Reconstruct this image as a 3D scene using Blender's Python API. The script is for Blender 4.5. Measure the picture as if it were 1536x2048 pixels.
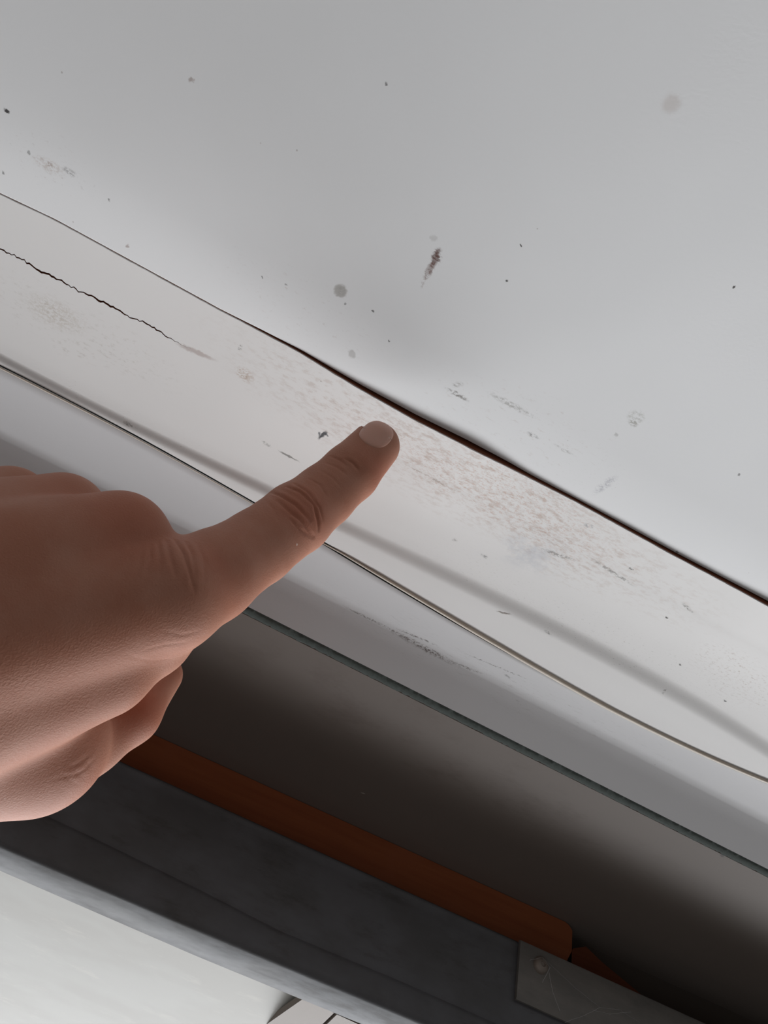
import bpy, math, random
import numpy as np
from mathutils import Matrix, Vector
random.seed(4); np.random.seed(4)
for o in list(bpy.data.objects): bpy.data.objects.remove(o)
S = bpy.context.scene; COL = S.collection

# ------------------------------------------------------------------ camera
# The place: x runs along the boards, y towards the window, z up; the ceiling face is z = 0.
F = 1575.0
def norm(v): v = np.array(v, float); return v/np.linalg.norm(v)
TH = math.radians(40)
U = norm((10682, -5511, -1575)); FW = np.array((0, 0, -1.)); FW = norm(FW-U*FW.dot(U))
E_ = np.cross(FW, U)
if E_[1] > 0: E_ = -E_
R = np.array([U, math.sin(TH)*FW+math.cos(TH)*E_, math.cos(TH)*FW-math.sin(TH)*E_])   # world = R @ cam
def ray(px, py): return R @ np.array(((px-768)/F, -(py-1024)/F, -1.))
CAM = np.array((0, 0, -ray(785, 868)[2]*217.0))        # millimetres
def W(px, py, dep): return CAM+ray(px, py)*dep
def onz(px, py, z=0.0): v = ray(px, py); return CAM+v*((z-CAM[2])/v[2])
def ony(px, py, y): v = ray(px, py); return CAM+v*((y-CAM[1])/v[1])
cd = bpy.data.cameras.new('camera'); cam = bpy.data.objects.new('camera', cd); COL.objects.link(cam)
m4 = Matrix.Identity(4)
for i in range(3):
    for j in range(3): m4[i][j] = R[i][j]
    m4[i][3] = CAM[i]/1000
cam.matrix_world = m4
cd.sensor_fit = 'HORIZONTAL'; cd.sensor_width = 36; cd.lens = 36*F/1536; cd.clip_start = 0.005; cd.clip_end = 50
S.camera = cam

# ------------------------------------------------------------------ light
S.view_settings.view_transform = 'Standard'; S.view_settings.look = 'None'
S.view_settings.exposure = 0.0; S.view_settings.gamma = 1.0; S.view_settings.use_curve_mapping = False
w = bpy.data.worlds.new('room_world'); S.world = w; w.use_nodes = True
w.node_tree.nodes['Background'].inputs[0].default_value = (1.0, 0.93, 0.88, 1)
w.node_tree.nodes['Background'].inputs[1].default_value = 0.07
def area(name, loc, target, sx, sy, power, col):
    l = bpy.data.lights.new(name, 'AREA'); l.shape = 'RECTANGLE'; l.size = sx; l.size_y = sy; l.energy = power; l.color = col
    o = bpy.data.objects.new(name, l); COL.objects.link(o); o.location = loc
    o.rotation_euler = (Vector(target)-Vector(loc)).to_track_quat('-Z', 'Y').to_euler()
    return o
area('window_daylight', (0.45, 1.25, -0.50), (0.05, 0.12, -0.02), 3.2, 0.56, 58, (0.955, 0.975, 1.0))
area('room_daylight', (-0.5, -0.9, -1.1), (0.03, 0.2, -0.03), 1.4, 1.0, 2.2, (0.95, 0.97, 1.0))

# ------------------------------------------------------------------ material helpers
def new_mat(name, rough=0.6, spec=0.4, metal=0.0):
    m = bpy.data.materials.new(name); m.use_nodes = True
    b = m.node_tree.nodes['Principled BSDF']
    b.inputs['Roughness'].default_value = rough; b.inputs['Metallic'].default_value = metal
    b.inputs['Specular IOR Level'].default_value = spec
    return m, m.node_tree, b
def node(nt, t, **kw):
    n = nt.nodes.new(t)
    for k, v in kw.items(): setattr(n, k, v)
    return n
def vmath(nt, op, a, b):
    n = node(nt, 'ShaderNodeVectorMath', operation=op)
    for i, v in enumerate((a, b)):
        if v is None: continue
        if hasattr(v, 'links'): nt.links.new(v, n.inputs[i])
        else: n.inputs[i].default_value = v
    return n
def fmath(nt, op, a, b=None, clamp=False):
    n = node(nt, 'ShaderNodeMath', operation=op); n.use_clamp = clamp
    for i, v in enumerate((a, b)):
        if v is None: continue
        if hasattr(v, 'links'): nt.links.new(v, n.inputs[i])
        else: n.inputs[i].default_value = v
    return n.outputs[0]
def coords_mm(nt):
    t = node(nt, 'ShaderNodeTexCoord')
    n = node(nt, 'ShaderNodeVectorMath', operation='SCALE'); n.inputs[3].default_value = 1000
    nt.links.new(t.outputs['Object'], n.inputs[0]); return n.outputs[0]
def noise(nt, vec, scale, detail=3, rough=0.6, stretch=None):
    if stretch:
        mp = node(nt, 'ShaderNodeMapping'); mp.inputs['Scale'].default_value = stretch
        nt.links.new(vec, mp.inputs[0]); vec = mp.outputs[0]
    n = node(nt, 'ShaderNodeTexNoise'); n.inputs['Scale'].default_value = scale
    n.inputs['Detail'].default_value = detail; n.inputs['Roughness'].default_value = rough
    nt.links.new(vec, n.inputs['Vector']); return n
def mrange(nt, v, a, b, c=0.0, d=1.0, smooth=True):
    n = node(nt, 'ShaderNodeMapRange'); n.clamp = True
    if smooth: n.interpolation_type = 'SMOOTHSTEP'
    nt.links.new(v, n.inputs[0])
    for i, x in enumerate((a, b, c, d)): n.inputs[1+i].default_value = x
    return n.outputs[0]
def mix(nt, fac, a, b):
    n = node(nt, 'ShaderNodeMix', data_type='RGBA')
    for k, v in ((0, fac), (6, a), (7, b)):
        if hasattr(v, 'links'): nt.links.new(v, n.inputs[k])
        elif k == 0: n.inputs[0].default_value = v
        else: n.inputs[k].default_value = (*v, 1)
    return n.outputs[2]
def lin(h):
    c = [int(h[i:i+2], 16)/255 for i in (0, 2, 4)]
    return tuple(x/12.92 if x <= .04045 else ((x+.055)/1.055)**2.4 for x in c)
def distorted(nt, vec, amount, scale):
    n = noise(nt, vec, scale, 2)
    a = vmath(nt, 'SUBTRACT', n.outputs['Color'], (0.5, 0.5, 0.5))
    s = node(nt, 'ShaderNodeVectorMath', operation='SCALE'); s.inputs[3].default_value = amount
    nt.links.new(a.outputs[0], s.inputs[0])
    return vmath(nt, 'ADD', vec, s.outputs[0]).outputs[0]
def stroke_mask(nt, vec, A, B, width, soft=0.35):
    """mask of a stain lying between two points (mm) on the surface"""
    A = np.array(A, float); B = np.array(B, float); c = (A+B)/2; L = max(np.linalg.norm((B-A)[:2])/2, width)
    ang = math.atan2(B[1]-A[1], B[0]-A[0])
    mp = node(nt, 'ShaderNodeMapping', vector_type='TEXTURE')
    mp.inputs['Location'].default_value = (c[0], c[1], 0); mp.inputs['Rotation'].default_value = (0, 0, ang)
    mp.inputs['Scale'].default_value = (L, width, 1e4)
    nt.links.new(vec, mp.inputs[0])
    ln = node(nt, 'ShaderNodeVectorMath', operation='LENGTH'); nt.links.new(mp.outputs[0], ln.inputs[0])
    return mrange(nt, ln.outputs[1], 1-soft, 1+soft, 1, 0)
def bump(nt, b, h, strength, dist):
    n = node(nt, 'ShaderNodeBump'); n.inputs['Strength'].default_value = strength; n.inputs['Distance'].default_value = dist
    nt.links.new(h, n.inputs['Height']); nt.links.new(n.outputs[0], b.inputs['Normal'])

def P(px, py, z=0.0): return onz(px, py, z)
MMPX = 0.135
def stains(nt, vec, col, items):
    """items: (pixel A, pixel B, half width px, colour, strength, soft, patchy)"""
    dv = distorted(nt, vec, 1.2, 0.9)
    patch = noise(nt, vec, 0.9, 4, 0.75, (1, 1.6, 1)).outputs[0]
    for a, b, wd, c, st, soft, patchy in items:
        m = stroke_mask(nt, dv, P(*a), P(*b), wd*MMPX, soft)
        if patchy:
            m = fmath(nt, 'MULTIPLY', m, mrange(nt, patch, 0.42, 0.6))
        col = mix(nt, fmath(nt, 'MULTIPLY', m, st), col, c)
    return col

# ------------------------------------------------------------------ mesh helpers
def mesh_obj(name, verts_mm, faces, mat, parent=None, smooth=True, auto=None):
    me = bpy.data.meshes.new(name)
    me.from_pydata([tuple(float(c)/1000 for c in v) for v in verts_mm], [], faces)
    me.update()
    if smooth: me.polygons.foreach_set('use_smooth', [True]*len(me.polygons))
    o = bpy.data.objects.new(name, me); COL.objects.link(o)
    if mat: me.materials.append(mat)
    if parent: o.parent = parent
    if auto is not None: me.set_sharp_from_angle(angle=math.radians(auto))
    return o
def sweep(name, xs, prof, mat, parent=None, closed=True, auto=25, caps=True):
    """one board: prof(x) gives the same number of (y, z) points at each x"""
    V = []; Fc = []; n = None
    for x in xs:
        p = prof(x); n = len(p)
        V += [(q[2] if len(q) > 2 else x, q[0], q[1]) for q in p]
    m = n if closed else n-1
    for i in range(len(xs)-1):
        for j in range(m):
            k = (j+1) % n
            Fc.append((i*n+j, i*n+k, (i+1)*n+k, (i+1)*n+j))
    if closed and caps:
        Fc.append(tuple(range(n))[::-1]); Fc.append(tuple((len(xs)-1)*n+j for j in range(n)))
    o = mesh_obj(name, V, Fc, mat, parent, auto=auto)
    import bmesh
    bm = bmesh.new(); bm.from_mesh(o.data); bmesh.ops.recalc_face_normals(bm, faces=bm.faces); bm.to_mesh(o.data); bm.free()
    o.data.set_sharp_from_angle(angle=math.radians(auto))
    return o
def tube(name, pts, rad, mat, parent=None, n=10, flat=1.0):
    pts = [np.array(p, float) for p in pts]; V = []; Fc = []
    for i, p in enumerate(pts):
        t = norm(pts[min(i+1, len(pts)-1)]-pts[max(i-1, 0)])
        a = norm(np.cross(t, (0, 0, 1))) if abs(t[2]) < .95 else norm(np.cross(t, (1, 0, 0))); b = np.cross(a, t)
        r = rad[i] if hasattr(rad, '__len__') else rad
        for k in range(n):
            q = 2*math.pi*k/n; V.append(p+a*math.cos(q)*r+b*math.sin(q)*r*flat)
    for i in range(len(pts)-1):
        for k in range(n):
            l = (k+1) % n; Fc.append((i*n+k, i*n+l, (i+1)*n+l, (i+1)*n+k))
    Fc.append(tuple(range(n))[::-1]); Fc.append(tuple((len(pts)-1)*n+k for k in range(n)))
    return mesh_obj(name, V, Fc, mat, parent)
def tag(o, label=None, cat=None, group=None, kind=None):
    if label: o['label'] = label
    if cat: o['category'] = cat
    if group: o['group'] = group
    if kind: o['kind'] = kind
    return o
def curve_y(points, z=0.0, fit=0):
    q = np.array([onz(px, py, z)[:2] for px, py in points]); q = q[np.argsort(q[:, 0])]
    if fit:
        c = np.polyfit(q[:, 0], q[:, 1], fit)
        return lambda x: float(np.polyval(c, min(max(x, -140), 280)))
    return lambda x: float(np.interp(x, q[:, 0], q[:, 1]))
def fn_of_px(px_vals, line):            # value given at pixels of a line -> function of x
    xs = [onz(px, line(px))[0] for px, _ in px_vals]; vs = [v for _, v in px_vals]
    return lambda x: float(np.interp(x, xs, vs))

XL, XR = -420., 620.
def xs_list(step=1.0, lo=-125., hi=245.):
    return list(np.concatenate([[XL, -300., -200.], np.arange(lo, hi+.01, step), [300., 420., XR]]))

# ------------------------------------------------------------------ painted white materials
def white_paint(name, base, items, dirt=None, grime=0.0):
    m, nt, b = new_mat(name, 0.62, 0.3); vec = coords_mm(nt)
    big = noise(nt, vec, 0.012, 3).outputs[0]
    col = mix(nt, mrange(nt, big, 0.35, 0.65), tuple(c*0.97 for c in base), base)
    if dirt:
        for (a, bb, wd, c, st, lo, hi, sc, stretch) in dirt:
            reg = stroke_mask(nt, distorted(nt, vec, 14, 0.05), P(*a), P(*bb), wd*MMPX, 0.6)
            n1 = noise(nt, vec, sc, 5, 0.72, stretch).outputs[0]
            f = fmath(nt, 'MULTIPLY', reg, mrange(nt, n1, lo, hi))
            col = mix(nt, fmath(nt, 'MULTIPLY', f, st), col, c)
    # scattered pin-point specks
    v = node(nt, 'ShaderNodeTexVoronoi', feature='F1'); v.inputs['Scale'].default_value = 0.11; nt.links.new(vec, v.inputs['Vector'])
    sp = mrange(nt, v.outputs['Distance'], 0.018, 0.032, 1, 0)
    cs = node(nt, 'ShaderNodeSeparateColor'); nt.links.new(v.outputs['Color'], cs.inputs[0])
    sp = fmath(nt, 'MULTIPLY', sp, mrange(nt, cs.outputs[0], 0.55, 0.6))
    col = mix(nt, fmath(nt, 'MULTIPLY', sp, 0.4), col, (0.2, 0.13, 0.11))
    col = stains(nt, vec, col, items)
    nt.links.new(col, b.inputs['Base Color'])
    h = noise(nt, vec, 1.3, 3, 0.55).outputs[0]
    bump(nt, b, h, 0.25, 0.00008)
    return m
BR = lin('7a5a4c'); GR = lin('8a8680'); DK = lin('3c3836'); TAN = lin('a08878')
ceiling_items = [
    ((876, 500), (867, 530), 5, lin('5c3c33'), .7, .5, 0), ((877, 498), (868, 530), 8, lin('5c3c33'), .9, .45, 2), ((868, 524), (856, 545), 5.5, lin('6b4a40'), .55, .5, 0), ((868, 525), (850, 555), 6, lin('6b4a40'), .8, .5, 2), ((852, 548), (843, 575), 3, BR, .4, .5, 2),
    ((866, 472), (869, 482), 6, GR, .25, .4, 0),
    ((676, 576), (686, 588), 12, lin('8f8a82'), .62, .22, 0), ((676, 584), (690, 578), 8, lin('7d7872'), .3, .5, 2),
    ((702, 700), (705, 716), 7, GR, .4, .3, 0), ((744, 620), (748, 624), 2, DK, .8, .4, 0), ((777, 680), (779, 684), 1.6, DK, .8, .4, 0),
    ((689, 606), (692, 609), 2, DK, .5, .4, 0), ((570, 567), (574, 571), 2, DK, .5, .4, 0), ((523, 552), (526, 556), 2, DK, .6, .4, 0),
    ((1012, 560), (1015, 564), 1.8, DK, .9, .4, 0), ((1040, 488), (1043, 492), 1.8, DK, .9, .4, 0), ((1466, 572), (1469, 576), 2, DK, .9, .4, 0),
    ((380, 157), (385, 162), 4, BR, .5, .4, 0), ((771, 166), (774, 169), 2, DK, .7, .4, 0), ((1335, 200), (1350, 215), 12, TAN, .25, .5, 0),
    ((8, 218), (18, 225), 3.2, lin('2a2624'), .95, .4, 0), ((4, 344), (9, 347), 3, DK, .6, .4, 0),
    ((55, 302), (60, 308), 3, DK, .5, .4, 0), ((95, 325), (104, 331), 5, BR, .6, .4, 2), ((128, 338), (152, 350), 6, DK, .5, .5, 2), ((70, 318), (125, 345), 11, TAN, .35, .5, 2),
    ((217, 398), (220, 402), 2, DK, .6, .4, 0), ((252, 490), (258, 494), 3, BR, .5, .4, 0),
    ((1230, 868), (1234, 872), 4, GR, .4, .4, 0), ((1353, 1102), (1356, 1106), 2, DK, .6, .4, 0), ((1476, 948), (1480, 952), 2, DK, .6, .4, 0),
    ((895, 778), (935, 800), 5, lin('6c665f'), .8, .5, 2), ((985, 790), (1060, 830), 6, GR, .6, .5, 2), ((1055, 865), (1075, 876), 3, DK, .6, .5, 2), ((905, 770), (925, 768), 5, GR, .6, .5, 2),
    ((1110, 890), (1145, 910), 3, GR, .5, .5, 2), ((1190, 985), (1230, 955), 8, lin('8c8c96'), .5, .5, 2), ((1257, 838), (1285, 832), 15, lin('a8a8a0'), .5, .3, 2),
    ((1260, 845), (1275, 848), 7, lin('8f8c84'), .6, .5, 2),
]
M_ceiling = white_paint('white_ceiling_paint', lin('e0e0e0'), ceiling_items,
    [((880, 770), (1200, 930), 70, TAN, .35, .56, .75, .35, (1, 2.2, 1)), ((1000, 800), (1250, 990), 60, GR, .5, .6, .74, .8, (1, 2.5, 1)),
     ((20, 290), (190, 360), 40, BR, .35, .58, .72, .6, (1, 1.6, 1)), ((450, 540), (760, 700), 60, TAN, .25, .56, .74, .5, (1, 2, 1))])
trim_items = [
    ((638, 876), (654, 862), 3.5, lin('3a3a3e'), .95, .4, 0), ((640, 862), (638, 872), 2, lin('55555a'), .8, .4, 0), ((650, 866), (657, 872), 2.5, lin('55555a'), .8, .4, 0),
    ((525, 883), (540, 893), 4, lin('7c7c78'), .7, .5, 2), ((560, 903), (595, 922), 2.2, lin('77756f'), .8, .4, 0), ((478, 700), (484, 690), 4, lin('6f6e68'), .8, .4, 2),
    ((475, 738), (505, 762), 13, lin('b49c8a'), .7, .5, 2), ((360, 690), (425, 718), 5, lin('a89690'), .6, .5, 0), ((250, 842), (266, 850), 3.5, lin('66605a'), .7, .4, 2),
    ((820, 930), (910, 978), 2.5, lin('a08c80'), .7, .5, 2), ((905, 1078), (915, 1082), 5, lin('84807a'), .6, .3, 2), ((962, 1108), (975, 1116), 4, lin('6c6a68'), .7, .5, 2),
    ((1085, 1098), (1145, 1118), 5, lin('6f6a64'), .7, .5, 2), ((1170, 1045), (1185, 1052), 5, lin('77747a'), .6, .5, 2), ((1190, 1120), (1260, 1165), 4, lin('6a655f'), .7, .5, 2),
    ((1365, 1205), (1385, 1222), 4, lin('5c5852'), .8, .5, 2), ((1255, 1130), (1268, 1138), 3, lin('55524e'), .8, .4, 2), ((1332, 1232), (1336, 1236), 2.4, DK, .9, .4, 0),
    ((1358, 1328), (1362, 1331), 2.4, DK, .8, .4, 0), ((1448, 1400), (1452, 1404), 2.4, DK, .8, .4, 0), ((60, 605), (160, 650), 28, lin('bdb3a6'), .5, .6, 2),
    ((1090, 1255), (1102, 1262), 3, DK, .6, .5, 2), ((1325, 1380), (1333, 1370), 3, lin('6a655c'), .7, .5, 2), ((995, 1216), (1020, 1222), 2.5, lin('75695f'), .8, .4, 0),
]
M_trim = white_paint('white_trim_paint', lin('e6e4e2'), trim_items,
    [((560, 740), (1330, 1180), 95, lin('b8a498'), .6, .46, .68, .28, (1, 2.4, 1)), ((760, 860), (1200, 1090), 70, lin('c09a88'), .6, .48, .68, .9, (1, 2.2, 1)),
     ((600, 820), (1400, 1240), 110, lin('857f78'), .5, .65, .76, 1.3, (.7, 2.2, 1)), ((0, 590), (330, 740), 60, lin('a39a8c'), .5, .52, .74, .4, (1, 2, 1)),
     ((900, 1110), (1536, 1440), 60, lin('8d8880'), .6, .58, .72, 1.1, (.7, 2.4, 1)), ((1400, 1300), (1536, 1400), 60, lin('a8968a'), .6, .52, .7, .7, (1, 2, 1)),
     ((0, 740), (400, 900), 30, lin('8a8178'), .6, .6, .72, 1.0, (1, 2, 1)), ((1020, 1080), (1100, 1120), 60, lin('a9adb8'), .35, .4, .6, .1, (1, 1, 1))])
lower_items = [
    ((700, 1212), (800, 1262), 3, lin('6e6660'), .8, .5, 2), ((790, 1258), (905, 1318), 6.5, lin('6a605a'), .9, .55, 2), ((900, 1316), (960, 1340), 3, lin('6e6660'), .8, .5, 2),
    ((800, 1255), (870, 1285), 3, lin('5b524c'), .9, .5, 2), ((935, 1305), (1050, 1352), 1.6, lin('605c58'), .8, .5, 2), ((912, 1238), (916, 1242), 3, lin('7a5a48'), .8, .4, 0),
    ((770, 1345), (785, 1355), 6, lin('6b5048'), .6, .5, 2), ((1010, 1345), (1020, 1352), 3, DK, .4, .5, 0), ((1436, 1666), (1442, 1672), 4, DK, .5, .5, 0),
    ((725, 1574), (733, 1577), 3, lin('c8c2ba'), .8, .4, 0),
]
M_lower = white_paint('white_lower_board_paint', lin('d6d5d6'), lower_items,
    [((650, 1180), (1300, 1500), 50, lin('8a847e'), .45, .55, .75, .5, (.5, 3, 1))])

M_backing, nt, b = new_mat('brown_backing_wood', .8, .2); vec = coords_mm(nt)
n1 = noise(nt, vec, .5, 4, .6, (.08, 1, 1)).outputs[0]
nt.links.new(mix(nt, n1, lin('5a3020'), lin('7c4830')), b.inputs['Base Color'])

# ------------------------------------------------------------------ ceiling and trims
GAPW = [(0, .15), (440, .18), (520, .35), (600, .4), (720, .5), (830, .6), (930, .7), (1010, .6), (1060, .3), (1150, .25), (1250, .3), (1350, .35), (1450, .4), (1536, .5)]
edge_pts = [(0, 388), (110, 440), (220, 500), (330, 560), (440, 620), (520, 662), (600, 705), (660, 742), (720, 778), (830, 840), (930, 891), (1010, 931), (1060, 956), (1150, 1002), (1250, 1057), (1350, 1112), (1450, 1165), (1536, 1212)]
DROPS = [(0, 0.0), (470, 0.02), (600, .5), (720, 1.0), (830, 1.4), (950, 1.7), (1050, .95), (1150, .75), (1250, .9), (1450, 1.0), (1536, 1.3)]
drop = fn_of_px(DROPS, lambda px: 388+.537*px)
_q = np.array([onz(px, py, -float(np.interp(px, *zip(*DROPS))))[:2] for px, py in edge_pts])
y_edge = lambda x: float(np.interp(x, _q[:, 0], _q[:, 1]))
gapw = fn_of_px(GAPW, lambda px: 388+.537*px)
rng = np.random.RandomState(3); jit_x = np.arange(-130, 250, 1.3); jit_v = rng.normal(0, .05, len(jit_x))
jit = lambda x: float(np.interp(x, jit_x, jit_v))

def prof_ceiling(x):
    ye = y_edge(x)-gapw(x); r = .3
    pts = [(-900, 18), (-900, 0)]
    for q in (-600, -300, -120, 0, 60, 95): pts.append((q, 0))
    for k in range(6):
        a = k/5*math.pi/2; pts.append((ye-r+r*math.sin(a), (r-r*math.cos(a))))
    pts.append((ye, 18)); return pts
ceil = tag(sweep('ceiling', xs_list(2.), prof_ceiling, M_ceiling), kind='structure')

crack_pts = [(0, 497), (20, 508), (28, 510), (58, 527), (83, 545), (100, 550), (130, 567), (158, 582), (175, 588), (205, 603), (222, 613), (228, 613), (248, 630), (272, 640), (290, 645), (318, 662), (345, 680), (372, 694), (400, 706)]
y_crack = curve_y(crack_pts)
xc1 = onz(385, 698)[0]
cj = rng.normal(0, .22, 400); cjx = np.linspace(-200, 20, 400)
crack_w = lambda x: 0.0 if x > xc1 else (0.48+.14*math.sin(x*.37)+.06*math.sin(x*1.9))*min(1, (xc1-x)/14.)
def y_cr(x): return y_crack(x)+(float(np.interp(x, cjx, cj)) if x < xc1 else 0)
band_top = curve_y([(0, 700), (300, 866), (560, 978), (720, 1045), (900, 1128), (1100, 1232), (1300, 1342), (1536, 1474)], 0, 3)
band_bot = curve_y([(0, 722), (300, 893), (560, 1005), (720, 1078), (900, 1165), (1100, 1274), (1300, 1385), (1536, 1515)], -1, 3)
seam = curve_y([(0, 731), (100, 781), (200, 834), (300, 889), (400, 944), (510, 1000), (645, 1088), (720, 1132), (800, 1176), (900, 1233), (1000, 1293), (1100, 1351), (1200, 1404), (1300, 1455), (1400, 1500), (1536, 1561)], -1.0, 4)
cord_c = curve_y([(0, 737), (100, 787), (200, 839), (300, 893), (400, 948), (510, 1003), (645, 1088), (720, 1130), (800, 1171), (900, 1226), (1000, 1285), (1100, 1344), (1200, 1400), (1300, 1452), (1400, 1498), (1536, 1560)], -2.0, 4)
seam_w = fn_of_px([(0, .4), (100, .55), (300, .5), (510, .65), (645, 1.3), (760, 1.9), (900, 2.2), (1020, 2.1), (1120, 1.5), (1230, .6), (1536, .15)], lambda px: 735+.54*px)
def prof_trim(x):
    d = -drop(x); ye = y_edge(x)+jit(x)*.6; c = y_cr(x); h = crack_w(x)
    bt, bb, s = band_top(x), band_bot(x), seam(x)
    pts = [(ye+.02, 10), (ye, d+.25), (ye+.2, d)]
    def zf(y): return d*max(0, 1-(y-ye)/30.)
    for k in (6, 3): pts.append((c-h/2-k, zf(c-k)))
    dip = min(2.2, h*5)
    pts += [(c-h/2-.3, zf(c)), (c-h/2, zf(c)), (c-h*.3, zf(c)+dip), (c+h*.3, zf(c)+dip), (c+h/2, zf(c)), (c+h/2+.3, zf(c))]
    for k in range(1, 7): y = c+(bt-c)*k/7.; pts.append((y, zf(y)))
    wB = bb-bt; bf = float(np.interp(x, (-90, -10, 30), (.36, .32, .22)))
    for k in range(9):                      # the shallow step: turns away from the window
        t = k/8.; sm = t*t*(3-2*t); pts.append((bt+wB*t, -wB*bf*sm))
    z2 = -wB*bf
    pts += [(bb+(s-bb)*.5, z2), (s-seam_w(x)/2-.25, z2), (s-seam_w(x)/2, z2+.25), (s-seam_w(x)/2, 10)]
    return pts
trim = tag(sweep('trim_1', xs_list(.7), prof_trim, M_trim, auto=30), kind='structure')
trim.data.materials.append(M_backing)      # bare wood shows inside the crack
_n = len(prof_trim(0)); _x = xs_list(.7)
for p in trim.data.polygons:
    if len(p.vertices) == 4 and p.index//_n < len(_x)-1 and p.index % _n in (6, 7, 8) and _x[p.index//_n] < xc1: p.material_index = 1
Z1_ = -.9
line2 = curve_y([(0, 862), (137, 925), (340, 1040), (578, 1146), (714, 1214), (870, 1286), (1000, 1362), (1105, 1414), (1209, 1470), (1349, 1546), (1536, 1634)], Z1_, 3)
strip_c = curve_y([(490, 1220), (597, 1276), (714, 1333), (975, 1465), (1209, 1585), (1366, 1662), (1536, 1747)], -8.6, 1)
Z1 = -.9
def prof_lower(x):
    s = seam(x)+seam_w(x)/2; l2 = line2(x); e = strip_c(x)-1.8
    pts = [(s, 10), (s, Z1+.12), (s+.12, Z1)]
    for k in range(1, 5): pts.append((s+(l2-4-s)*k/5., Z1))
    for k in range(9):
        t = k/8.; pts.append((l2-1.5+4*t, Z1-.62*t*t))
    for k in range(1, 4): t = k/3.; pts.append((l2+2.5+(e-l2-2.9)*t, Z1-.62-6.9*t))
    pts += [(e, Z1-7.55+.4), (e, 10)]
    return pts
trim2 = tag(sweep('trim_2', xs_list(2.), prof_lower, M_lower, auto=60), kind='structure')
M_seam_shade, nt, b = new_mat('dark_seam_shade', .8, .2); b.inputs['Base Color'].default_value = (*lin('2c302e'), 1)  # near-black on the seam walls, painted in for the shadow inside the gap
trim2.data.materials.append(M_seam_shade); _n = len(prof_lower(0))
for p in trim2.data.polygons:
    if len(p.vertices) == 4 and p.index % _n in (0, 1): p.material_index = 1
YW = 309.0        # room face of the steel beam
def prof_deep(x):
    s = strip_c(x)+1.8
    return [(s, 10), (s, -8.0), (s+.4, -8.4), (s+12, -9.8), (s+30, -8.5), (s+50, -5.0), (319, 0), (345, 0), (345, 10)]
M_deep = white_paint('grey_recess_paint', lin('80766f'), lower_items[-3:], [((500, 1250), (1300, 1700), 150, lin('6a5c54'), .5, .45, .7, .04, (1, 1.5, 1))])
M_dark, nt, b = new_mat('dark_blocker_slab', .8, .2); b.inputs['Base Color'].default_value = (*lin('57504a'), 1)
tag(sweep('leak_blocker', [XL, 0, XR], lambda x: [(YW+24, 9.9), (YW+24, -56), (YW+31, -56), (YW+31, 9.9)], M_dark), kind='structure')  # added slab closing the recess so light cannot leak in behind the beam
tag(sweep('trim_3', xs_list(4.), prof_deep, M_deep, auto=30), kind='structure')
tag(sweep('trim_4', [XL, 0, XR], lambda x: [(60, 10.2), (60, 22), (345, 22), (345, 10.2), (125, 10.2), (125, 3.2), (98, 3.2), (98, 10.2)] if False else [(100, 10.3), (100, 17.8), (345, 17.8), (345, 10.3)], M_backing), kind='structure')
# raw brown edge of the trim board, seen inside the gap
tag(sweep('trim_5', xs_list(4.), lambda x: [(y_edge(x)-.13, -drop(x)+.18), (y_edge(x)-.13, 9.9), (y_edge(x)-.01, 9.9), (y_edge(x)-.01, -drop(x)+.18)], M_backing), kind='structure')

# weather strip, grey fuzzy line in the shade
M_felt, nt, b = new_mat('grey_felt', .95, .1); vec = coords_mm(nt)
nt.links.new(mix(nt, noise(nt, vec, 1.5, 4, .7, (.6, 2, 1)).outputs[0], lin('3a403e'), lin('6a706c')), b.inputs['Base Color'])
fx = xs_list(.8); fj = {round(x, 3): rng.normal(0, .1, 4) for x in fx}
def prof_felt(x):
    c = strip_c(x); j = fj[round(x, 3)]
    return [(c-2.0, 2), (c-1.9+j[0]*2, -8.2+j[2]), (c-1.1, -8.7+j[2]), (c, -8.9+j[3]), (c+1.1, -8.8), (c+1.9+j[1]*2, -8.4), (c+2.0, 2)]
tag(sweep('weather_strip', fx, prof_felt, M_felt, auto=60), 'thin grey fuzzy seal line running along the shaded lower white board', 'seal strip')

# cream cable lying in the seam
M_cable, nt, b = new_mat('cream_cable', .45, .5); vec = coords_mm(nt)
nt.links.new(mix(nt, noise(nt, vec, .12, 3, .6).outputs[0], lin('c0b2a2'), lin('d8cec0')), b.inputs['Base Color'])
crad = fn_of_px([(0, .32), (100, .36), (300, .22), (510, .2), (645, .2), (760, .5), (950, .78), (1200, .9), (1536, .7)], lambda px: 735+.54*px)
cx = list(np.arange(-130, 250, 1.5))
cside = fn_of_px([(0, 1), (560, 1), (680, -1), (1536, -1)], lambda px: 735+.54*px)
tag(tube('cable', [(x, seam(x)+cside(x)*seam_w(x)/2+(.15 if cside(x) > 0 else crad(x)*.35), Z1-.35-.55*crad(x)) for x in cx], [crad(x) for x in cx], M_cable, n=12, flat=.7), 'thin cream cable tucked along the seam between the two white boards', 'cable')

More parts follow.
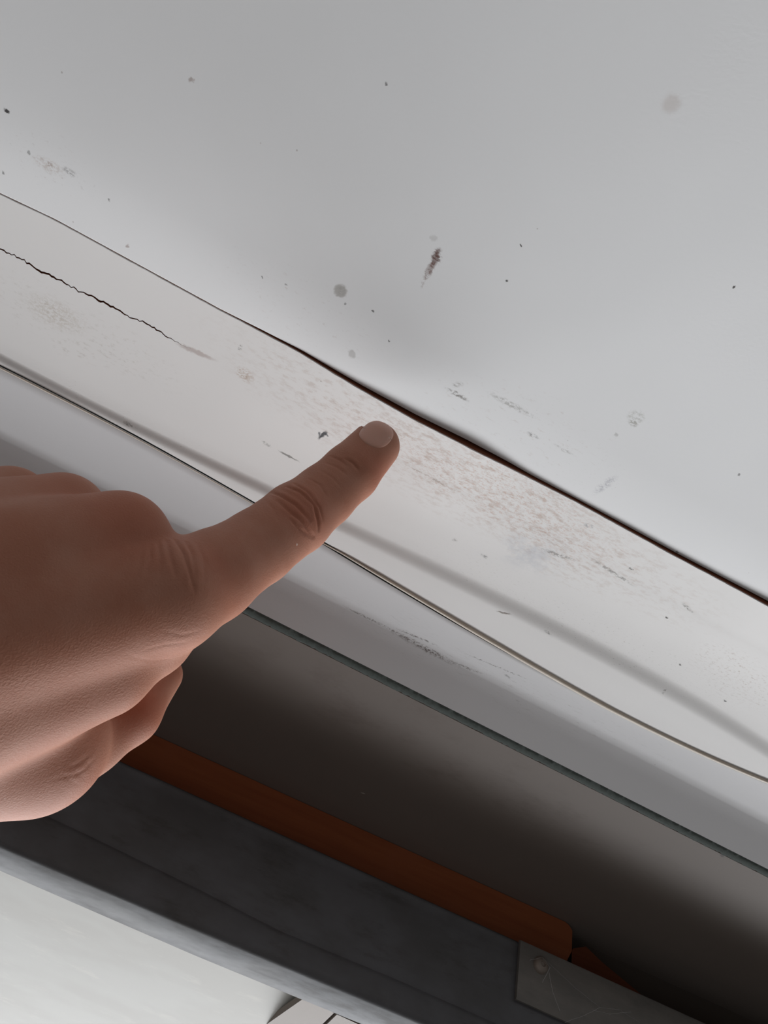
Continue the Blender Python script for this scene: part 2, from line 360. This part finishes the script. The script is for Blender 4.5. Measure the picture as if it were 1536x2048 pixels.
# ------------------------------------------------------------------ batten, beam
M_wood, nt, b = new_mat('orange_varnished_wood', .5, .35); vec = coords_mm(nt)
n1 = noise(nt, vec, .35, 5, .65, (.05, 1, 1)).outputs[0]
c = mix(nt, n1, lin('83462c'), lin('a8653f'))
c = mix(nt, mrange(nt, noise(nt, vec, .02, 3).outputs[0], .5, .62), c, lin('9a5a3a'))
nt.links.new(c, b.inputs['Base Color'])
yB = 320.5
x_end = onz(1125, 1870)[0]-3
def box_bevel(name, x0, x1, y0, y1, z0, z1, mat, bev=.8, parent=None, seg=2):
    import bmesh
    bm = bmesh.new(); bmesh.ops.create_cube(bm, size=1)
    for v in bm.verts: v.co = Vector(((x0+x1)/2+(x1-x0)*v.co.x, (y0+y1)/2+(y1-y0)*v.co.y, (z0+z1)/2+(z1-z0)*v.co.z))
    bmesh.ops.bevel(bm, geom=list(bm.edges), offset=bev, segments=seg, profile=.5, affect='EDGES')
    V = [tuple(v.co) for v in bm.verts]; Fc = [tuple(v.index for v in f.verts) for f in bm.faces]; bm.free()
    return mesh_obj(name, V, Fc, mat, parent, auto=35)
bat = sweep('wooden_batten', list(np.arange(-300, x_end-6, 4.))+[x_end-4, x_end-2, x_end-.8, x_end],
    lambda x: (lambda k: [(yB, -.3-k), (yB+.0, -24+k), (yB+1, -25+k), (yB+18, -25+k), (yB+18, -.3-k)])(max(0, (x-x_end+4)/4)**2*2.5+.25*math.sin(x*.05)*0), M_wood, auto=40)
tag(bat, 'long orange-brown wooden batten above the dark steel beam, ending at a rounded corner', 'batten')

# broken wood wedge standing right of the batten
pw = [ony(1146, 1897, YW+11.5), ony(1172, 1893, YW+11.5), ony(1205, 1925, YW+11.5), ony(1290, 1995, YW+11.5), ony(1290, 2030, YW+11.5), ony(1120, 1950, YW+11.5)]
V = [tuple(p) for p in pw]+[(p[0], p[1]+7, p[2]) for p in pw]
n = len(pw); M_wood2 = M_backing; Fc = [tuple(range(n)), tuple(range(n, 2*n))[::-1]]+[(i, i+n, (i+1) % n+n, (i+1) % n) for i in range(n)]
tag(mesh_obj('wood_offcut', V, Fc, M_wood2, smooth=False), 'small broken reddish wood wedge behind the beam, right of the batten end', 'wood piece')

M_beam, nt, b = new_mat('dark_galvanised_steel', .7, .15, 0); vec = coords_mm(nt)
n1 = noise(nt, vec, .03, 4, .6, (1, 1, 1.5)).outputs[0]
c = mix(nt, mrange(nt, n1, .35, .65), lin('5a5a5b'), lin('646568'))
n2 = noise(nt, vec, .12, 5, .7, (.3, 1, 1)).outputs[0]
c = mix(nt, fmath(nt, 'MULTIPLY', mrange(nt, n2, .5, .75), .5), c, lin('484440'))
nt.links.new(c, b.inputs['Base Color'])
nt.links.new(mrange(nt, n2, .3, .7, .6, .75), b.inputs['Roughness'])
bump(nt, b, noise(nt, vec, .5, 4).outputs[0], .25, .0002)
ztop = curve_z = None
def zfun(points, y):
    q = np.array([ony(px, py, y)[[0, 2]] for px, py in points]); q = q[np.argsort(q[:, 0])]
    return lambda x: float(np.interp(x, q[:, 0], q[:, 1]))
z_top = zfun([(235, 1520), (1040, 1885), (1400, 2048)], YW)
RB = 3.5
z_bot = zfun([(0, 1694), (400, 1864), (770, 2018)], YW+1)
_b = []
for _px, _py in [(0, 1725), (400, 1897), (770, 2050)]:
    _p = onz(_px, _py, z_bot(ony(_px, _py, YW)[0])); _b.append((_p[0], _p[1]))
_b = np.array(_b); print('beam back', _b[:, 1]-YW)
y_back = lambda x: float(np.interp(x, _b[:, 0], _b[:, 1]))

z_cr = zfun([(90, 1628), (200, 1680), (400, 1778), (560, 1860), (800, 1960), (980, 2040)], YW)
def prof_beam(x):
    zt, zb, zc = z_top(x), z_bot(x), z_cr(x)
    pts = [(YW+2, zt+.5), (YW+.4, zt+.1), (YW-.3, zt-.7), (YW-.3, zt-1.6), (YW+.4, zt-2.6), (YW, zt-5)]
    pts += [(YW, zc+2.0), (YW+.5, zc+.7), (YW+.9, zc), (YW+.2, zc-.8), (YW-.5, zc-2)]
    for k in range(9):
        a = k/8*math.pi/2; pts.append((YW-.5+RB-RB*math.cos(a), zb+RB-RB*math.sin(a)))
    yk = max(y_back(x), YW+6); pts += [(yk-.6, zb-.26*(yk-.6-YW-RB)), (yk, zb+.4-.26*(yk-YW-RB)), (yk, zb+6), (YW+23.8, zb+9), (YW+23.8, zb+11), (YW+RB+1, zb+12), (YW+RB+1, zt+.5)]  # hidden rear flange added to keep light from leaking up behind the beam
    return pts
bx = [XL]+list(np.arange(-130, 330, 4.))+[XR]
tag(sweep('steel_beam', bx, prof_beam, M_beam, auto=50), 'long dark grey steel beam with a rounded bluish lit bottom edge', 'beam')

# lapped plate at the right with its screw
xp = ony(1040, 1880, YW-2)[0]
z_pb = zfun([(1035, 2000), (1150, 2052)], YW-2)
M_plate, nt, b = new_mat('dusty_plate_steel', .6, .4, .2); vec = coords_mm(nt)
nt.links.new(mix(nt, noise(nt, vec, .12, 5, .7, (.4, 1, 1)).outputs[0], lin('5e5e5c'), lin('8f8a84')), b.inputs['Base Color'])
root = tag(bpy.data.objects.new('lap_plate', None), 'dusty grey metal plate with a screw lapped over the right end of the beam', 'metal plate')
COL.objects.link(root)
def prof_plate(x):
    zt, zb = z_top(x)+.2, z_pb(x)
    return [(YW-1.0, zt), (YW-2.2, zt-.2), (YW-2.6, zt-1), (YW-2.6, zb+.8), (YW-2.2, zb), (YW-1.0, zb)]
sweep('plate', [xp, xp+.4]+list(np.arange(xp+4, XR, 12)), prof_plate, M_plate, root, auto=40)
sc = ony(1082, 1930, YW-3)
def lathe(name, prof, c, axis_y, mat, parent, n=24):
    V = []; Fc = []
    for r, h in prof:
        for k in range(n):
            a = 2*math.pi*k/n; V.append((c[0]+r*math.cos(a), c[1]-h, c[2]+r*math.sin(a)))
    for i in range(len(prof)-1):
        for k in range(n):
            l = (k+1) % n; Fc.append((i*n+k, i*n+l, (i+1)*n+l, (i+1)*n+k))
    Fc.append(tuple((len(prof)-1)*n+k for k in range(n)))
    return mesh_obj(name, V, Fc, mat, parent, auto=40)
M_screw, nt, b = new_mat('old_screw', .55, .5, .4); b.inputs['Base Color'].default_value = (*lin('8d837a'), 1)
lathe('screw', [(3.6, -.2), (3.4, 1.0), (2.6, 1.9), (1.2, 2.3), (.9, 1.5), (.2, 1.4)], (sc[0], YW-2.6, sc[2]), 1, M_screw, root)

# cobweb
M_web, nt, b = new_mat('cobweb_silk', .5, .5); b.inputs['Base Color'].default_value = (.8, .8, .78, 1)
def web_pt(px, py, off): return ony(px, py, YW-off)
threads = [[(1085, 1915, 5), (1108, 1936, 4.6), (1150, 1975, 4), (1200, 2015, 3)], [(1098, 1945, 5), (1106, 1985, 4), (1120, 2022, 3)], [(1200, 2015, 3), (1170, 2030, 3), (1130, 2045, 3)],
           [(1060, 1920, 4.5), (1085, 1915, 5), (1100, 1935, 5), (1085, 1965, 4)], [(1200, 2015, 3), (1240, 2020, 3.4), (1280, 2046, 3)], [(1185, 2020, 3), (1220, 2028, 3.4), (1262, 2024, 3)]]
V = []; Fc = []
for th in threads:
    P3 = [web_pt(*t) for t in th]; fine = []
    for i in range(len(P3)-1):
        for t in np.linspace(0, 1, 7)[:-1]: fine.append(P3[i]*(1-t)+P3[i+1]*t+rng.normal(0, .06, 3))
    fine.append(P3[-1]); o0 = len(V)
    for p in fine:
        for k in range(4): a = k*math.pi/2; V.append(p+np.array((math.cos(a)*.045, 0.045*math.sin(a), math.sin(a)*.045)))
    for i in range(len(fine)-1):
        for k in range(4): l = (k+1) % 4; Fc.append((o0+i*4+k, o0+i*4+l, o0+(i+1)*4+l, o0+(i+1)*4+k))
tag(mesh_obj('cobweb', V, Fc, M_web), 'fine pale cobweb threads stretched from the screw across the dusty plate', 'cobweb', kind=None)

# bright lintel panel beyond the beam
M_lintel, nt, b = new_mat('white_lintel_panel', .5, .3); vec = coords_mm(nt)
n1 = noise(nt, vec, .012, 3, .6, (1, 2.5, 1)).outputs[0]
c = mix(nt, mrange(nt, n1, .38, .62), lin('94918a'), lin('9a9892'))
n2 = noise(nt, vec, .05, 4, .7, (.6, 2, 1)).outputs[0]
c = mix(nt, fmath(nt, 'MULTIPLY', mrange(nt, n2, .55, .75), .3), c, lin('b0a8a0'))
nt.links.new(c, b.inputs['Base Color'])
ZP = -30.
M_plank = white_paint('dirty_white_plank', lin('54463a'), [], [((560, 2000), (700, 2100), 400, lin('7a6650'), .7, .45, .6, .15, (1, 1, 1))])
def plank(name, px):
    q = [onz(*p, -50) for p in px]; n = len(q)
    V = [tuple(p) for p in q]+[(p[0], p[1], p[2]+3.5) for p in q]
    Fc = [tuple(range(n)), tuple(range(n, 2*n))[::-1]]+[(i, (i+1) % n, (i+1) % n+n, i+n) for i in range(n)]
    return tag(mesh_obj(name, V, Fc, M_plank, smooth=False), kind='structure')
plank('trim_6', [(610, 1995), (520, 2058), (420, 2130), (560, 2130), (668, 2026)])
plank('trim_7', [(674, 2029), (566, 2134), (860, 2260), (960, 2160)])
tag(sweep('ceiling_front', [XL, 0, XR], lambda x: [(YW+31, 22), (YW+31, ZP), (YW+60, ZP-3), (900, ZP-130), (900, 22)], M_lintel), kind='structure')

# ------------------------------------------------------------------ the hand (camera-space points: px, py, depth mm, radius mm)
def Cc(px, py, dep): return np.array(((px-768)/F*dep, (py-1024)/F*dep, dep), np.float32)
def cap(a, b): return (Cc(*a[:3]), Cc(*b[:3]), a[3], b[3])
GROUPS = [
  # (blend radius, list of round cones)
  (5.0, [cap((-330, 1330, 122, 17), (340, 1195, 150, 10)), cap((-330, 1230, 120, 16), (240, 1084, 152, 9.2)),
         cap((-340, 1160, 124, 15), (124, 1036, 158, 8.6)), cap((-350, 1130, 132, 14), (18, 1016, 164, 8.4)),
         cap((-250, 1420, 134, 15), (290, 1262, 154, 9.6)), cap((-100, 1400, 134, 14), (200, 1330, 148, 10)), cap((60, 1180, 150, 14), (60, 1330, 146, 14)), cap((-250, 1470, 138, 15), (90, 1475, 156, 10.5)), cap((240, 1100, 154, 7), (345, 1160, 156, 8))]),
  (3.0, [cap((340, 1195, 150, 10), (425, 1150, 160, 9.0)), cap((425, 1150, 160, 9.0), (515, 1094, 172, 8.25))]),
  (2.0, [cap((515, 1094, 172, 8.25), (592, 1037, 183, 8.25)), cap((592, 1037, 183, 8.25), (648, 992, 191, 7.5)), cap((648, 992, 191, 7.5), (700, 946, 197, 7.2)), cap((700, 946, 197, 7.2), (750, 892, 203, 6.4))]),
  (2.5, [cap((240, 1084, 152, 9.2), (245, 1100, 186, 8.2)), cap((124, 1036, 158, 8.6), (138, 1046, 190, 7.8)), cap((18, 1016, 164, 8.4), (26, 1026, 192, 7.4))]),
  (2.0, [cap((245, 1100, 186, 8.2), (170, 1230, 196, 7.6)), cap((170, 1230, 196, 7.6), (110, 1270, 178, 7)),
         cap((138, 1046, 190, 7.8), (40, 1190, 196, 7.2)), cap((40, 1190, 196, 7.2), (0, 1230, 178, 6.6)),
         cap((26, 1026, 192, 7.4), (-60, 1160, 195, 6.6)), cap((-60, 1160, 195, 6.6), (-90, 1200, 178, 6))]),
  (14.0, [cap((-260, 1450, 142, 14), (60, 1526, 158, 8.7)), cap((-150, 1478, 142, 12), (95, 1490, 157, 8.3))]),
  (3.0, [cap((60, 1530, 158, 9.5), (170, 1475, 166, 8.0)), cap((170, 1475, 166, 8.0), (254, 1424, 173, 7.0)),
         cap((254, 1424, 173, 7.0), (322, 1350, 182, 4.9))]),
  (10.0, [cap((-330, 1240, 126, 20), (-700, 1400, 118, 24))]),
]
def sd_cone(p, a, b, r1, r2):
    ba = b-a; l2 = float(ba@ba); rr = r1-r2; a2 = l2-rr*rr; il2 = 1/l2
    pa = p-a; y = pa@ba; z = y-l2
    xv = pa*l2-ba*y[..., None]; x2 = (xv*xv).sum(-1); y2 = y*y*l2; z2 = z*z*l2
    k = np.sign(rr)*rr*rr*x2
    s1 = np.sign(z)*a2*z2 > k; s2 = np.sign(y)*a2*y2 < k
    o = (np.sqrt(x2*a2*il2)+y*rr)*il2-r1
    return np.where(s1, np.sqrt(x2+z2)*il2-r2, np.where(s2, np.sqrt(x2+y2)*il2-r1, o))
def smin(a, b, k):
    h = np.maximum(k-np.abs(a-b), 0)/k; return np.minimum(a, b)-h*h*h*k/6
def sdf(p):
    d = np.full(p.shape[:-1], 80., np.float32)
    for k, cones in GROUPS:
        g = None
        for c in cones:
            e = sd_cone(p, *c).astype(np.float32); g = e if g is None else smin(g, e, k)
        d = smin(d, g, k)
    return d
def sdf_c(p, chunk=400000):
    return np.concatenate([sdf(p[i:i+chunk]) for i in range(0, len(p), chunk)])
def grad(p, e=.15):
    g = np.stack([sdf_c(p+np.eye(3, dtype=np.float32)[i]*e)-sdf_c(p-np.eye(3, dtype=np.float32)[i]*e) for i in range(3)], -1)
    return g/np.maximum(np.linalg.norm(g, axis=-1, keepdims=True), 1e-6)
H = 0.75
lo = np.array((-215., -22., 86.)); hi = np.array((18., 92., 226.))
dims = ((hi-lo)/H).astype(int)+1
ax = [lo[i]+np.arange(dims[i])*H for i in range(3)]
G = np.empty(dims, np.float32)
for i in range(dims[0]):
    yy, zz = np.meshgrid(ax[1], ax[2], indexing='ij')
    G[i] = sdf(np.stack([np.full_like(yy, ax[0][i]), yy, zz], -1).astype(np.float32))
neg = G < 0
# surface nets
cnt = np.zeros(np.array(dims)-1, np.int32)
cs = [(a, b2, c2) for a in (0, 1) for b2 in (0, 1) for c2 in (0, 1)]
sl = lambda o: tuple(slice(o[i], dims[i]-1+o[i]) for i in range(3))
for o in cs: cnt += neg[sl(o)]
act = (cnt > 0) & (cnt < 8)
idx = -np.ones(act.shape, np.int64); idx[act] = np.arange(act.sum())
cells = np.argwhere(act)
acc = np.zeros((len(cells), 3)); num = np.zeros(len(cells))
for i, a in enumerate(cs):
    for b2 in cs[i+1:]:
        if sum(abs(a[k]-b2[k]) for k in range(3)) != 1: continue
        va = G[tuple((cells+a).T)]; vb = G[tuple((cells+b2).T)]
        m = (va < 0) != (vb < 0); t = np.where(m, va/np.where(m, va-vb, 1), 0)
        acc += np.where(m[:, None], np.array(a)+(np.array(b2)-np.array(a))*t[:, None], 0); num += m
verts = lo+(cells+acc/num[:, None])*H
quads = []
for axn in range(3):
    u, v = (axn+1) % 3, (axn+2) % 3
    n0 = np.moveaxis(neg, axn, 0); ch = np.moveaxis(n0[:-1] != n0[1:], 0, axn)
    e = np.argwhere(ch); e = e[(e[:, u] > 0) & (e[:, v] > 0) & (e[:, u] < dims[u]-1) & (e[:, v] < dims[v]-1)]
    du = np.zeros(3, int); du[u] = 1; dv = np.zeros(3, int); dv[v] = 1
    q = np.stack([idx[tuple((e-du-dv).T)], idx[tuple((e-dv).T)], idx[tuple(e.T)], idx[tuple((e-du).T)]], -1)
    fl = neg[tuple(e.T)]; q[~fl] = q[~fl][:, ::-1]; quads.append(q)
quads = np.concatenate(quads); quads = quads[(quads >= 0).all(1)]
def to_world(p): return CAM+(np.asarray(p)*np.array((1, -1, -1)))@R.T
me = bpy.data.meshes.new('tmp'); me.from_pydata(verts.tolist(), [], quads.tolist()); me.update()
tmp = bpy.data.objects.new('tmp', me); COL.objects.link(tmp)
md = tmp.modifiers.new('s', 'SUBSURF'); md.subdivision_type = 'SIMPLE'; md.levels = 1
dg = bpy.context.evaluated_depsgraph_get(); ev = tmp.evaluated_get(dg).to_mesh()
n = len(ev.vertices); pv = np.empty(n*3, np.float32); ev.vertices.foreach_get('co', pv); pv = pv.reshape(-1, 3)
fq = np.array([list(p.vertices) for p in ev.polygons])
bpy.data.objects.remove(tmp)
for _ in range(2):
    g = grad(pv); pv = (pv-g*sdf_c(pv)[:, None]).astype(np.float32)
nrm = grad(pv)

# creases of the skin (pixels of the visible side; depth found on the surface)
def hit(px, py):
    d = np.array(((px-768)/F, (py-1024)/F, 1.), np.float32); d /= np.linalg.norm(d); t = 90.
    for _ in range(200):
        s = float(sdf((d*t)[None].astype(np.float32))[0])
        if s < .02: return d*t
        t += s*.9
        if t > 260: return None
    return d*t
CREASES = [  # points, width mm, depth mm
  ([(542, 985), (560, 992), (590, 1010), (618, 1040)], .45, .42), ([(575, 975), (600, 985), (628, 1010), (636, 1045), (637, 1060)], .42, .42),
  ([(555, 1003), (580, 1025), (600, 1040), (628, 1073)], .45, .35), ([(588, 968), (615, 985), (638, 1015), (645, 1040)], .38, .30),
  ([(580, 1040), (600, 1060), (625, 1075)], .4, .25), ([(620, 958), (640, 970), (652, 990)], .35, .2), ([(660, 912), (680, 920), (692, 930)], .35, .22),
  ([(692, 918), (705, 925), (717, 940)], .35, .3), ([(650, 925), (675, 935), (695, 950)], .35, .14), ([(530, 1000), (548, 1020), (556, 1040)], .4, .12), ([(640, 940), (665, 955), (680, 972)], .35, .12),
  ([(333, 1085), (342, 1120), (350, 1152)], .4, .3), ([(350, 1082), (368, 1110), (380, 1150), (388, 1180)], .4, .34), ([(372, 1085), (385, 1110), (390, 1160)], .4, .26), ([(316, 1090), (322, 1120), (318, 1150)], .4, .2),
  ([(300, 1095), (300, 1120), (292, 1150)], .4, .14), ([(396, 1088), (408, 1120), (408, 1160)], .4, .12), ([(286, 1098), (280, 1130), (268, 1160)], .4, .1),
  ([(330, 1262), (365, 1270), (400, 1262)], .35, .07), ([(290, 1300), (330, 1290), (375, 1285)], .35, .07), ([(330, 1320), (360, 1306), (390, 1292)], .35, .06), ([(250, 1310), (300, 1322), (345, 1318)], .35, .05),
  ([(140, 1535), (160, 1525), (180, 1508)], .35, .09), ([(150, 1550), (168, 1540), (190, 1518)], .35, .09), ([(120, 1545), (140, 1560), (155, 1570)], .35, .05), ([(165, 1510), (178, 1530), (185, 1542)], .35, .05), ([(130, 1520), (150, 1540), (165, 1556)], .35, .05), ([(105, 1560), (135, 1552), (160, 1548)], .35, .07),
]
disp = np.zeros(len(pv), np.float32)
vpx = pv[:, 0]/pv[:, 2]*F+768; vpy = pv[:, 1]/pv[:, 2]*F+1024
for pts, wd, dp in CREASES:
    pts = np.array(pts, float); fine = []
    for i in range(len(pts)-1):
        for t in np.linspace(0, 1, 9)[:-1]: fine.append(pts[i]*(1-t)+pts[i+1]*t)
    fine.append(pts[-1]); P3 = [hit(*q) for q in fine]; P3 = np.array([q for q in P3 if q is not None])
    if len(P3) < 2: continue
    sel = np.where((np.abs(pv-P3.mean(0)) < 22).all(1))[0]; best = np.full(len(sel), 99.); par = np.zeros(len(sel))
    for i in range(len(P3)-1):
        a, b2 = P3[i], P3[i+1]; ab = b2-a; t = np.clip(((pv[sel]-a)@ab)/(ab@ab+1e-9), 0, 1)
        dd = np.linalg.norm(pv[sel]-(a+t[:, None]*ab), axis=1); m = dd < best
        best[m] = dd[m]; par[m] = (i+t[m])/(len(P3)-1)
    env = np.sin(np.pi*np.clip(par*.86+.07, 0, 1))**.6
    disp[sel] -= dp*1.15*env*np.exp(-(best/(wd*.85))**2); disp[sel] += dp*.22*env*np.exp(-((best-1.0)/.5)**2)
def lump(px, py, dep, r, amt):
    c = Cc(px, py, dep); global disp
    disp += amt*np.exp(-((pv-c)**2).sum(1)/(r*r))
lump(255, 1020, 145, 8, .8); lump(120, 990, 150, 8, .6)      # knuckle heads
lump(330, 1130, 141, 7, .5); lump(590, 1010, 176, 6, .35)
lump(430, 1250, 158, 7, .3); lump(275, 1425, 168, 6, .4)
pv = pv+nrm*disp[:, None]

NC = Cc(752, 868, 197)       # nail: a curved plate pressed on the finger tip
M_skin, nt, b = new_mat('skin', .6, .18); vec = coords_mm(nt)
dv = distorted(nt, vec, 6, .06)
base = mix(nt, mrange(nt, noise(nt, vec, .06, 4).outputs[0], .35, .65), (.35, .145, .09), (.385, .18, .12))
def red_patch(col, px, py, dep, rad, c, st):
    p = W(px, py, dep); s = vmath(nt, 'SUBTRACT', dv, tuple(p)); ln = node(nt, 'ShaderNodeVectorMath', operation='LENGTH'); nt.links.new(s.outputs[0], ln.inputs[0])
    return mix(nt, fmath(nt, 'MULTIPLY', mrange(nt, ln.outputs[1], 0, rad, 1, 0), st), col, c)
for a in [(265, 1010, 143, 16, .6), (600, 1030, 176, 12, .6), (380, 1150, 152, 14, .5), (745, 930, 196, 10, .5), (290, 1410, 168, 12, .6), (130, 990, 150, 14, .4), (160, 1540, 156, 12, .4)]:
    base = red_patch(base, *a[:4], (.37, .115, .065), a[4])
fl = node(nt, 'ShaderNodeTexVoronoi'); fl.inputs['Scale'].default_value = .22; nt.links.new(vec, fl.inputs['Vector'])
sp = node(nt, 'ShaderNodeSeparateColor'); nt.links.new(fl.outputs['Color'], sp.inputs[0])
fk = fmath(nt, 'MULTIPLY', mrange(nt, fl.outputs['Distance'], .04, .08, 1, 0), mrange(nt, sp.outputs[0], .9, .93))
base = mix(nt, fmath(nt, 'MULTIPLY', fk, .6), base, (.8, .7, .62))
nt.links.new(base, b.inputs['Base Color'])
b.inputs['Subsurface Weight'].default_value = .16; b.inputs['Subsurface Radius'].default_value = (1, .5, .35); b.inputs['Subsurface Scale'].default_value = .0013
vo = node(nt, 'ShaderNodeTexVoronoi'); vo.inputs['Scale'].default_value = 2.4; nt.links.new(distorted(nt, vec, .8, 1.2), vo.inputs['Vector'])
hh = fmath(nt, 'ADD', vo.outputs['Distance'], noise(nt, vec, 2.2, 4, .7).outputs[0])
bump(nt, b, hh, .42, .00012)
hw = to_world(pv)
hand = mesh_obj('hand', hw, fq.tolist(), M_skin)
tag(hand, 'left hand pointing its index finger at the gap below the white ceiling panel', 'hand')

# fingernail: grid laid on the finger surface
def nail_patch():
    q0 = hit(754, 864); n0 = grad(q0[None].astype(np.float32))[0]
    ax_ = Cc(760, 850, 203)-Cc(738, 885, 200)+np.array((0, 0, 4.)); tv = ax_-n0*(ax_@n0); tv /= np.linalg.norm(tv); tu = np.cross(tv, n0); tu /= np.linalg.norm(tu)
    nu, nv = 25, 25; hu, hv = 4.9, 5.1; top = []
    for j in range(nv):
        for i in range(nu):
            u = i/(nu-1)*2-1; v = j/(nv-1)*2-1
            rr = (1-max(0, -v)**2.4*.45-max(0, v)**3*.35)
            top.append(q0+tu*u*hu*rr+tv*(v*hv+(.0 if v > 0 else .9*u*u)))
    top = np.array(top, np.float32)
    for _ in range(12):
        g = grad(top); top = (top-g*(sdf_c(top)-.0)[:, None]*.8).astype(np.float32)
    g = grad(top); uu = np.abs((np.arange(nu*nv) % nu)/(nu-1)*2-1); vv = (np.arange(nu*nv)//nu)/(nv-1)*2-1
    off = .24-.22*uu**6-.25*np.maximum(0, -vv)**8
    up = top+g*off[:, None]; dn = top-g*.5
    V = np.concatenate([up, dn]); Fc = []; N = nu*nv
    for j in range(nv-1):
        for i in range(nu-1):
            a = j*nu+i; Fc.append((a, a+1, a+nu+1, a+nu)); Fc.append((N+a, N+a+nu, N+a+nu+1, N+a+1))
    rim = [i for i in range(nu)]+[j*nu+nu-1 for j in range(1, nv)]+[(nv-1)*nu+i for i in range(nu-2, -1, -1)]+[j*nu for j in range(nv-2, 0, -1)]
    for k in range(len(rim)): a, b2 = rim[k], rim[(k+1) % len(rim)]; Fc.append((a, N+a, N+b2, b2))
    return to_world(V), Fc
M_nail, nt, b = new_mat('fingernail', .32, .5); b.inputs['Base Color'].default_value = (.50, .26, .19, 1)
b.inputs['Subsurface Weight'].default_value = .3; b.inputs['Subsurface Radius'].default_value = (1, .4, .3); b.inputs['Subsurface Scale'].default_value = .0015
V, Fc = nail_patch()
nail = mesh_obj('fingernail', V, Fc, M_nail, hand); nail['label'] = 'short pale pink fingernail'
